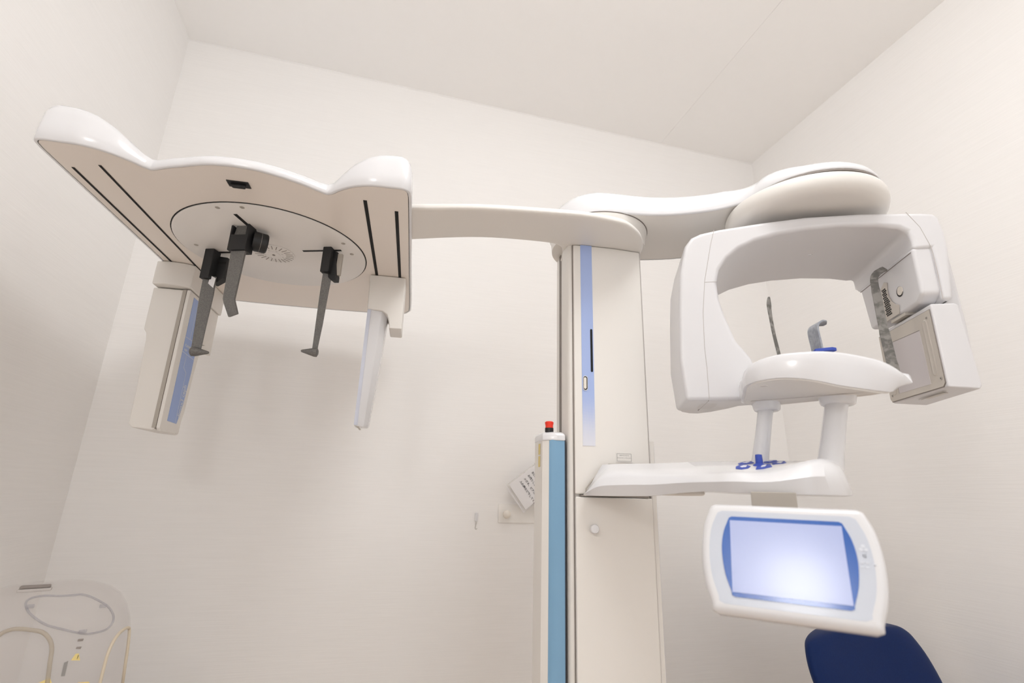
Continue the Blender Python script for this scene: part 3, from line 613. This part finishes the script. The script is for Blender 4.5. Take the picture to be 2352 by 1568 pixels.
# --- control shelf
secs = [  # x of front, y front, z low, z front top | x back, y back, z back top
 (.2915, .871, .0005, .003, .330, .872, .054), (.297, .850, .0008, .018, .338, .871, .0545), (.309, .832, .0008, .032, .352, .868, .0555), (.337, .800, .0015, .036, .376, .855, .0562), (.366, .762, .003, .036, .408, .84, .0568),
 (.390, .705, .0085, .036, .438, .80, .0575), (.397, .645, .0105, .0345, .470, .765, .0585), (.402, .602, .0090, .0360, .500, .745, .0585), (.434, .575, .0085, .0370, .545, .715, .0590), (.474, .557, .0085, .0500, .592, .685, .0590),
 (.500, .556, .0088, .0520, .612, .675, .0575), (.530, .566, .0090, .0430, .622, .668, .0500), (.560, .588, .0098, .0180, .622, .662, .0280)]
bm = B(); loops = []
for xf, yf, zl, zf, xb, yb, zt in secs:
    pf, pb = Vector((xf, yf, 0)), Vector((xb, yb, 0))
    lp = [pf+Z*zl, pf.lerp(pf*.992, 1)+Z*(zl*.5+zf*.5), pf.lerp(pb, .03)+Z*(zl*.15+zf*.85), pf.lerp(pb, .10)+Z*(zf*1.0), pf.lerp(pb, .5)+Z*(zf*.5+zt*.5), pf.lerp(pb, .93)+Z*zt, pb+Z*(zt*.95), pb+Z*(zl*.5+zt*.5), pb+Z*zl]
    loops.append(lp)
cols = [cat([lp[i] for lp in loops], 4) for i in range(9)]
loft(bm, [[c[k] for c in cols] for k in range(len(cols[0]))])
shf = obj('control_shelf', bm, 'white', mach, bevel=0.0022, seg=3, smooth=55, ang=35)
bm = B(); tube(bm, [at_y(1345, 1139, .8735), at_y(1346, 1122, .8735), at_y(1360, 1103, .8735), at_y(1380, 1083, .8735), at_y(1398, 1066, .8735), at_y(1440, 1066, .8735)], .0014, 8); obj('shelf_gasket', bm, 'greymetal', shf)
for x, y in ((1510, 1129.5), (1577, 1126.5), (1577, 1131.5)):
    pass
bm = B(); pts = [at_y(1500, 1131, .80), at_y(1530, 1128, .765), at_y(1590, 1126, .72), at_y(1620, 1128, .69), at_y(1590, 1136, .78), at_y(1550, 1141, .85), at_y(1500, 1141, .87)]
pts = [Vector((p.x, p.y, 0)) for p in pts]
loft(bm, [[p+Z*.0045 for p in pts], [p+Z*.012 for p in pts]]); obj('shelf_underside', bm, 'warm', shf, bevel=0.003)
# keypad on the sloping face
ks = at_y(1745, 1078, .645); 
kp0, kp1, kp2 = Vector((.41, .615, .0345)), Vector((.49, .575, .040)), Vector((.505, .70, .0565))
kO = Vector((.434+.05, .575+.065, .0462)); ke = Vector((.0860, -.052, .003)).normalized(); kb = Vector((.118, .138, .0270)).normalized(); kn_ = ke.cross(kb).normalized()
if kn_.z < 0: kn_ = -kn_
kb = kn_.cross(ke).normalized()
def kpt(px, py): return at_plane(px, py, kO, kn_)
def key(c, pts, name):
    bm = B(); q = [kpt(x, y) for x, y in pts]
    loft(bm, [[p-kn_*.002 for p in q], [p+kn_*.0010 for p in q], [p+(sum(q, Vector())/len(q)-p)*.08+kn_*.0016 for p in q]])
    o = obj(name, bm, 'key', shf); return o, q
def keymark(px, pts):
    bm = B(); q = [kpt(x, y)+kn_*.0017 for x, y in pts]; loft(bm, [q, [p+kn_*.0003 for p in q]]); obj('key_symbol', bm, 'keymark', shf)
key(0, [(1695, 1066), (1708, 1062), (1727, 1060.5), (1732, 1064), (1722, 1066), (1698, 1068.5)], 'keypad_button'); keymark(0, [(1705, 1065), (1716, 1062.5), (1724, 1062.5), (1716, 1065.5)])
key(0, [(1690, 1073), (1697, 1070), (1716, 1069.5), (1724, 1072), (1718, 1076), (1703, 1078.5), (1690, 1077)], 'keypad_button'); keymark(0, [(1700, 1074), (1708, 1071.5), (1716, 1071.5), (1714, 1075), (1704, 1076)])
key(0, [(1740, 1069), (1752, 1067), (1770, 1067.5), (1774, 1073), (1754, 1076.5), (1736, 1078)], 'keypad_button'); keymark(0, [(1750, 1072), (1756, 1069.5), (1761, 1070), (1758, 1074), (1748, 1075.5)])
key(0, [(1754, 1060.5), (1768, 1058.5), (1785, 1058.5), (1784, 1061), (1765, 1063.5), (1754, 1063)], 'keypad_button'); keymark(0, [(1762, 1061.5), (1768, 1060), (1776, 1060), (1770, 1062)])
key(0, [(1774, 1065), (1786, 1060.5), (1803, 1060.5), (1807, 1064), (1802, 1067), (1788, 1068), (1774, 1067.5)], 'keypad_button'); keymark(0, [(1784, 1065.5), (1790, 1062.5), (1799, 1062.5), (1794, 1066)])
j = kpt(1745, 1069.5)
bm = B(); lathe(bm, j-kn_*.002, kn_*.6+Z*.4, [(.0095, 0), (.0085, .0035), (.0050, .0055), (.0045, .0165), (.0040, .0175), (.0, .018)], 24); obj('joystick', bm, 'key', shf, label='blue joystick knob')

# --- touch panel hanging under the shelf
dh = Vector((.76, -.65, -.008)).normalized(); dn = Vector((-.616, -.725, .31)); dn = (dn-dh*dn.dot(dh)).normalized(); dv = dn.cross(dh).normalized()
if dv.z < 0: dv = -dv
TP = Vector((.389, .5, -.003))-dh*.002-dv*.0555
def barrel(w0, wm, w1, t, b, r, n=7):
    pts = [(w1-r*.3, b+r*1.0), ((w1+wm)/2+.001, b*.45), (wm, (t+b)/2+.004), ((w0+wm)/2+.0015, t*.55), (w0, t-r)]
    side = [tuple(p)[:2] for p in cat([(a, c, 0) for a, c in pts], n)]
    tr = [(w0-r*.3+.000, t-r*.35), (w0-r, t)]; br = [(w1-r*.35-.0, b+r*.35), (w1-r*1.1, b)]
    rt = [br[1], br[0]]+side+tr
    return rt + [(-a, c) for a, c in reversed(rt)]
bm = B()
b0 = barrel(.0745, .0825, .0755, .055, -.0565, .008); 
def tring2(poly, d): return [TP+dh*p[0]+dv*p[1]+dn*d for p in poly]
loft(bm, [tring2(inset(ccw(b0), .006), -.030), tring2(inset(ccw(b0), .0015), -.026), tring2(ccw(b0), -.018), tring2(ccw(b0), -.008), tring2(inset(ccw(b0), .001), -.004), tring2(inset(ccw(b0), .0035), -.001), tring2(inset(ccw(b0), .0065), .0), tring2([(x*.870, -.00075+(y+.00075)*.815) for x, y in ccw(b0)], .0)])
tp_ = obj('touch_panel', bm, 'white', mach, smooth=60)
b1 = [(x*.888, -.00075+(y+.00075)*.838) for x, y in ccw(b0)]; bm = B(); loft(bm, [tring2(b1, -.001), tring2(b1, .0002)]); obj('bezel_foil', bm, 'bezel', tp_)
b2 = barrel(.0535, .0605, .0535, .0400, -.0400, .004, 5); bm = B(); loft(bm, [tring2(ccw(b2), .0), tring2(ccw(b2), .0008)]); obj('screen_border', bm, 'frameblue', tp_, label='blue screen border')
bm = B(); sc = [(-.0535, .0370), (-.0515, -.0370), (.0515, -.0370), (.0495, .0370)]; sc = [(-.0515, .0358), (-.0515, -.0358), (.0515, -.0358), (.0515, .0358)]; loft(bm, [tring2(sc, .0005), tring2(sc, .0012)]); obj('screen', bm, 'screen', tp_)
bm = B()
for q in range(3):
    a = radians(90+120*q); lathe(bm, TP+dh*(.0665+.0022*cos(a))+dv*(.016+.0022*sin(a))+dn*.0004, dn, [(.0017, 0), (.0017, .0003)], 12)
for dx, dy in ((.0, .0), (.004, .0), (-.001, -.004), (.0035, -.004), (.0095, -.001)):
    box(bm, (-.0012, -.0006, 0), (.0012, .0006, .0003), TP+dh*(.064+dx)+dv*(.003+dy)+dn*.0004, dh, dv, dn)
for dx, dy in ((.0, .0), (.0, .0065)):
    box(bm, (-.0014, -.0014, 0), (.0014, .0014, .0003), TP+dh*(.0665+dx)+dv*(.0095-dy*0)+dn*.0004, dh, dv, dn)
obj('bezel_print', bm, 'bezelmark', tp_, flip=False)
bm = B(); a, b = at_y(1725, 1142, .575), at_y(1830, 1145, .545)
c0 = Vector((a.x, a.y, 0)); d0 = Vector((b.x-a.x, b.y-a.y, 0)); L0 = d0.length; d0.normalize(); n0 = Vector((-d0.y, d0.x, 0))
box(bm, (0, -.001, -.025), (L0, .022, .0105), c0, d0, n0, Z); obj('panel_hanger', bm, 'greymetal', tp_, bevel=0.001, seg=2)

# ------------------------------------------------------------------ wall things
wn = -rb
def wpt(px, py, off=0.0): return at_plane(px, py, LB-rb*off, rb)
# hook
hk = wpt(1093, 1190); t = thing('wall_hook', 'small white adhesive hook with a wire loop on the bare wall', 'hook', hk)
bm = B(); prism(bm, rrect(.0095, .026, .0045), wpt(1094, 1187)-rb*0, ra, Z, -rb, 0, .0055); bk_ = obj('hook_back', bm, 'white', t, bevel=0.0018, seg=3)
bm = B(); a = wpt(1093, 1199)-rb*.003; tube(bm, cat([a, a-Z*.010-ra*.001, a-Z*.016-ra*.002, a-Z*.0185-ra*.001-rb*.002, a-Z*.0185+ra*.001-rb*.004, a-Z*.0165+ra*.0025-rb*.006], 4), .0008, 8); obj('wire_hook', bm, 'steel', t)
# peg plate with two knobs
p0 = wpt(1145, 1156); p1 = wpt(1146, 1198.5)
M['plate'] = mat('pale_plate', (.86, .84, .81), .5)
t = thing('peg_plate', 'cream wall plate with two round knobs, half hidden by the blue post', 'wall rack', p1)
wlen = .20; hgt = .0545
bm = B(); prism(bm, [(x+wlen/2, y-hgt/2) for x, y in rrect(wlen, hgt, .004)], p0, ra, Z, -rb, 0, .005); obj('plate', bm, 'plate', t, bevel=0.0012, seg=2)
for px, py in ((1159.5, 1180), (1236, 1180.5), None or (1310, 1181)):
    q = wpt(px, py); bm = B(); lathe(bm, q-rb*.005, -rb, [(.006, 0), (.006, .008), (.0105, .013), (.0122, .018), (.0112, .023), (.007, .0265), (.0, .0275)], 28); obj('knob', bm, 'cream', t)
# laminated notice leaning on the plate
off = .034
cA, cB = wpt(1169, 1113, off), wpt(1207, 1170, off)
ex = (cB-cA).normalized(); ex = Vector(ex); L_ = (cB-cA).length; ey = -rb; ey = ex.cross(-rb).normalized()
if ey.x < 0: ey = -ey
wd_ = .14
t = thing('laminated_notice', 'tilted laminated paper notice with black Japanese text behind the blue post', 'notice', cB)
bm = B(); prism(bm, [(-.004, -.005), (L_+.002, -.005), (L_+.002, wd_), (-.004, wd_)], cA+rb*.0005, ex, ey, -rb, 0, .0006); obj('laminate_sleeve', bm, 'laminate', t)
bm = B(); prism(bm, [(0, 0), (L_, 0), (L_, wd_-.004), (0, wd_-.004)], cA, ex, ey, -rb, .0004, .0010); obj('paper_sheet', bm, 'paper', t)
bm = B(); prism(bm, [(.004, -.010), (L_+.004, -.010), (L_+.004, wd_), (.004, wd_)], cA+rb*.004, ex, ey, -rb, 0, .0010); obj('rear_sheet', bm, 'paper', t)
bm = B(); me_ = bpy.data.meshes.new('t')
lines = ['本日初診なので', 'お口全体のレントゲンを', 'お撮りします。', 'メガネ、ピアスなどの金属類、', '入れ歯など外してください。']
for i, s in enumerate(lines):
    st = cA+ex*.0115+ey*(.094-.0155*i)
    lt = lettering(s, st, ex, ey, .0082, -rb, .0014, 'LEFT', .00016); lt.to_mesh(me_); bm.from_mesh(me_)
bpy.data.meshes.remove(me_)
obj('notice_text', bm, 'ink', t, flip=False)

# ------------------------------------------------------------------ navy chair at the right wall
CB_ = Vector((1.115, 1.205, -.30))
t = thing('stool_chair', 'navy blue padded chair with a rounded back, below the touch panel', 'chair', (1.115, 1.13, -CZ))
ce, cf = Vector((.985, .17, 0)).normalized(), Vector((-.17, .985, 0)).normalized()
bm = B()
def bk_l(z, hw, hl, yoff):
    out = []
    for i in range(64):
        a = 2*pi*i/64; c, s = cos(a), sin(a)
        w = hw if c > 0 else hl
        x = w*abs(c)**.85*(1 if c > 0 else -1); y = .032*abs(s)**.8*(1 if s > 0 else -1)
        out.append(CB_+ce*x+cf*(y+yoff+.10*(x/.22)**2*-.25)+Z*z)
    return out
prof = [(.016, .04, .10), (.012, .100, .16), (.0, .130, .205), (-.02, .148, .222), (-.06, .168, .228), (-.12, .182, .215), (-.20, .185, .190), (-.30, .185, .14), (-.38, .16, .12), (-.43, .12, .09), (-.45, .06, .05)]
loft(bm, [bk_l(p.x, p.y, p.z, -.10*(-p.x/.45)) for p in cat(prof, 4)])
obj('backrest', bm, 'chair', t, smooth=70)
bm = B(); so = Vector((1.105, .98, -.66))
def seat_l(z, k): return [so+ce*x*k+cf*y*k+Z*z for x, y in rrect(.42, .42, .12, 8)]
loft(bm, [seat_l(-.07, .9), seat_l(-.06, .97), seat_l(-.03, 1.0), seat_l(-.01, .98), seat_l(.0, .9), seat_l(.003, .6)]); obj('seat', bm, 'chair', t, smooth=60)
bm = B(); tube(bm, cat([CB_+cf*-.05+Z*-.35, CB_+cf*-.06+Z*-.44, Vector((1.11, 1.12, -.765)), Vector((1.105, .98, -.745))], 5), .012, 10); obj('back_bracket', bm, 'chrome', t)
bm = B(); rod(bm, so+Z*-.07, (1.105, .98, -CZ+.06), .025); obj('pedestal', bm, 'chrome', t)
for k in range(5):
    a = 2*pi*k/5+.3; d = Vector((cos(a), sin(a), 0)); bm = B(); rod(bm, Vector((1.105, .98, -CZ+.085)), Vector((1.105, .98, -CZ+.045))+d*.20, .018, .012); obj('leg', bm, 'chrome', t)
    bm = B(); lathe(bm, Vector((1.105, .98, -CZ+.025))+d*.20-Vector((-d.y, d.x, 0))*.012, Vector((-d.y, d.x, 0)), [(.024, 0), (.025, .004), (.025, .020), (.024, .024)], 20); obj('caster', bm, 'black', t)

# ------------------------------------------------------------------ clear hood on a cabinet in the left corner
HC = Vector((-.640, 1.265, -.30)); HBOT = -.55
t = thing('cabinet', 'low white cabinet under the clear plastic hood', 'cabinet', (-.575, 1.075, -CZ))
bm = B(); box(bm, (-.18, -.22, -CZ), (.20, .18, HBOT-.02), (-.575, 1.075, 0), ra, rb, Z); obj('body', bm, 'warm', t, bevel=0.004)
bm = B(); box(bm, (-.17, -.235, -CZ+.06), (.19, -.22, HBOT-.03), (-.575, 1.075, 0), ra, rb, Z); obj('door', bm, 'white', t, bevel=0.003)
bm = B(); box(bm, (-.19, -.235, HBOT-.02), (.21, .19, HBOT), (-.575, 1.075, 0), ra, rb, Z); obj('top', bm, 'white', t, bevel=0.003)
t = thing('plastic_hood', 'clear plastic hood with an oval window and cream-rimmed arm holes, in the corner', 'clear hood', (-.588, 1.075, HBOT))
ha = radians(24)                                       # the hood looks towards the room's middle
hx, hy = Vector((cos(ha), sin(ha), 0)), Vector((-sin(ha), cos(ha), 0)); HO = Vector((-.588, 1.075, 0))
def hood_ring(z, a, b, yo=0.0, n=56):
    out = []
    for i in range(n):
        t_ = 2*pi*i/n; c, s = cos(t_), sin(t_)
        out.append(HO+hx*(a*abs(c)**.8*(1 if c > 0 else -1))+hy*(b*abs(s)**.8*(1 if s > 0 else -1)+yo)+Z*z)
    return out
hprof = [(HBOT, .134, .128, 0), (-.38, .133, .127, 0), (-.30, .132, .126, 0), (-.262, .129, .123, 0), (-.234, .123, .118, .002), (-.211, .114, .110, .003), (-.193, .102, .099, .004), (-.181, .086, .085, .005), (-.1725, .064, .066, .006), (-.168, .038, .042, .006), (-.1665, .010, .012, .006)]
bm = B(); loft(bm, [hood_ring(*p) for p in hprof], (False, True)); hd_ = obj('hood_shell', bm, 'acrylic', t, smooth=80, label='clear plastic shell')
sol = hd_.modifiers.new('thickness', 'SOLIDIFY'); sol.thickness = .002; sol.offset = -1
from mathutils.bvhtree import BVHTree
bmh = B(); loft(bmh, [hood_ring(*p) for p in hprof], (False, True)); bvh = BVHTree.FromBMesh(bmh); bmh.free()
def on_hood(px, py, lift=.0):
    d = ray(px, py).normalized(); h = bvh.ray_cast(Vector((0, 0, 0)), d)
    if h[0] is None:
        h = bvh.find_nearest(d*1.28); return h[0]+ (h[0]-HO-Z*h[0].z).normalized()*lift
    return h[0]-d*lift
def hood_loop(pts, n=5, closed=True, lift=.002):
    return [on_hood(p.x, p.y, lift) for p in cat([(a, b, 0) for a, b in pts], n, closed)]
oval = [(59, 1385), (72, 1373), (100, 1368), (140, 1368), (172, 1366), (190, 1365), (215, 1373), (245, 1390), (257, 1405), (261, 1420), (255, 1435), (240, 1447), (205, 1455), (180, 1453), (145, 1445), (110, 1436), (85, 1422), (66, 1405)]
ov = hood_loop(oval)
bm = B(); tube(bm, ov, .0016, 8, True); obj('window_rim', bm, 'acrylic_edge', t, smooth=80)
cenv = sum(ov, Vector())/len(ov); outd = (cenv-HO-Z*(cenv.z-.03)).normalized()
bm = B(); R_ = []
for k, bul in ((1.0, .0), (.8, .006), (.55, .010), (.3, .012), (.1, .0125)):
    R_.append([cenv+(p-cenv)*k+outd*bul for p in ov])
loft(bm, R_, (False, True)); obj('oval_window', bm, 'acrylic', t, smooth=80)
for px, py in ((69, 1392), (237, 1391), (190, 1450)):
    bm = B(); q = on_hood(px, py, .005); box(bm, (-.005, -.003, -.0025), (.005, .003, .0025), q, hx, hy, Z); obj('window_clip', bm, 'acrylic_edge', t, bevel=0.001)
la = hood_loop([(-14, 1468), (8, 1452), (35, 1444), (70, 1446), (98, 1452), (114, 1468), (119, 1490), (115, 1520), (110, 1560), (106, 1590)], 5, False, .003)
bm = B(); tube(bm, la, .0030, 8); obj('arm_hole_rim', bm, 'pale_rim', t, smooth=80, label='cream rubber rim')
lr = hood_loop([(228, 1575), (238, 1535), (248, 1500), (262, 1470), (278, 1450), (294, 1441), (297, 1450), (293, 1490), (287, 1530), (281, 1575)], 5, False, .003)
bm = B(); tube(bm, lr, .0024, 8); obj('arm_hole_rim', bm, 'rubber', t, smooth=80, label='cream rubber rim')
def patch(name, pts, m, lift=.003, th=.0008):
    q = [on_hood(x, y, lift) for x, y in pts]; nn = (q[1]-q[0]).cross(q[2]-q[0]).normalized()
    bm = B(); loft(bm, [q, [p+nn*th for p in q]]); return obj(name, bm, m, t)
q = on_hood(80, 1353)
bm = B(); box(bm, (-.019, -.004, .0015), (.019, .008, .006), q, hx, hy, Z); obj('dark_handle', bm, 'seam', t, bevel=0.0015, seg=2)
bm = B(); box(bm, (-.021, -.006, -.003), (.021, .010, .0015), q, hx, hy, Z); obj('handle_base', bm, 'softseam', t, bevel=0.001, seg=2)
patch('label_mark', [(178, 1473), (180, 1467), (193, 1466), (190, 1472)], 'seam'); patch('label_mark', [(174, 1490), (176, 1485), (188, 1484), (185, 1490)], 'seam')
patch('warning_triangle', [(163, 1516), (174, 1501), (181, 1500), (184, 1516)], 'yellow'); patch('exclamation_mark', [(177.5, 1513), (177, 1513), (180, 1504), (181, 1504)], 'ink', .0040)
patch('blue_grey_strip', [(140, 1553), (147, 1522), (157, 1517), (149, 1552)], 'greyink')
patch('yellow_label', [(88, 1568), (92, 1566), (115, 1556), (119, 1568)], 'yellow', .004)
patch('yellow_label', [(180, 1567), (205, 1565), (205, 1572), (180, 1572)], 'yellow', .004)
bm = B(); box(bm, (-.045, -.10, -.52), (.06, -.03, -.395), HO, hx, hy, Z); obj('suction_box', bm, 'acrylic_edge', t, bevel=0.012, seg=3)

# ------------------------------------------------------------------ ceiling lamp, and lights added behind the camera
def emis(name, col, s):
    m = bpy.data.materials.new(name); m.use_nodes = True; N = m.node_tree.nodes; N.clear()
    e = N.new('ShaderNodeEmission'); e.inputs[0].default_value = (*col, 1); e.inputs[1].default_value = s
    o = N.new('ShaderNodeOutputMaterial'); m.node_tree.links.new(e.outputs[0], o.inputs[0]); return m
LP = LB+ra*1.12-rb*1.36
t = thing('ceiling_lamp', 'round white dome lamp on the ceiling above the camera', 'ceiling lamp', (LP.x, LP.y, H))
bm = B(); lathe(bm, LP+Z*H, -Z, [(.30, 0), (.31, .01), (.31, .025), (.29, .03)], 48); obj('lamp_frame', bm, 'white', t, smooth=60)
bm = B(); lathe(bm, LP+Z*(H-.03), -Z, [(.285*cos(pi/2*i/10), .15*sin(pi/2*i/10)) for i in range(11)], 48, (True, False)); obj('dome', bm, emis('lamp_glow', (1.0, .995, .985), 9.6), t, smooth=80)
d0 = LB+ra*.75-rb*DEPTH
bm = B()
for a, b in (((0, .0, -CZ), (.06, .03, .97)), ((.94, .0, -CZ), (1.0, .03, .97)), ((.06, .0, .91), (.94, .03, .97)), ((.06, .0, -CZ), (.94, .03, -CZ+.08))): box(bm, a, b, d0, ra, rb, Z)
dr = struct('fill_light_frame', bm, 'white')  # door-like frame added around the fill light, out of view
bm = B(); box(bm, (.06, .004, -CZ+.08), (.94, .012, .91), d0, ra, rb, Z); fg = struct('fill_light_pane', bm, emis('fill_pane_glow', (.96, .98, 1.0), 1.1))  # glowing pane added behind the camera as soft fill light
wl = LB-rb*2.03+Z*.665  # unseen globe lamp, added to make the glow on the touch screen
t = thing('added_globe_lamp', 'round opal lamp added behind the camera for the touch screen glow', 'wall lamp', wl)
bm = B(); lathe(bm, wl, ra, [(.05, 0), (.05, .015), (.03, .02), (.02, .05)], 32); obj('lamp_base', bm, 'white', t)
bm = B(); lathe(bm, wl+ra*.14, Z, [(.10*sin(pi*i/16), -.10*cos(pi*i/16)) for i in range(17)], 32, (False, False)); obj('globe', bm, emis('globe_glow', (1.0, .985, .97), 15.0), t, smooth=80)

w = bpy.data.worlds.new('room_air'); bpy.context.scene.world = w; w.use_nodes = True
w.node_tree.nodes['Background'].inputs[0].default_value = (.9, .9, 1, 1); w.node_tree.nodes['Background'].inputs[1].default_value = 0.0

# ------------------------------------------------------------------ camera
cam = bpy.data.cameras.new('camera'); co = bpy.data.objects.new('camera', cam); COL.objects.link(co)
cam.sensor_width = 36; cam.lens = FPX*36/2352; cam.clip_start = 0.01; cam.dof.use_dof = True; cam.dof.focus_distance = 1.02; cam.dof.aperture_fstop = 4.0
mt = Matrix((RT, UP, -FW)).transposed().to_4x4(); mt.translation = Vector((0, 0, CZ)); co.matrix_world = mt
sc_ = bpy.context.scene; sc_.camera = co
sc_.view_settings.view_transform = 'Standard'; sc_.view_settings.look = 'None'; sc_.view_settings.gamma = 1
sc_.view_settings.exposure = 0.40; sc_.view_settings.use_curve_mapping = False
sc_.cycles.max_bounces = 12; sc_.cycles.diffuse_bounces = 8; sc_.cycles.transparent_max_bounces = 16
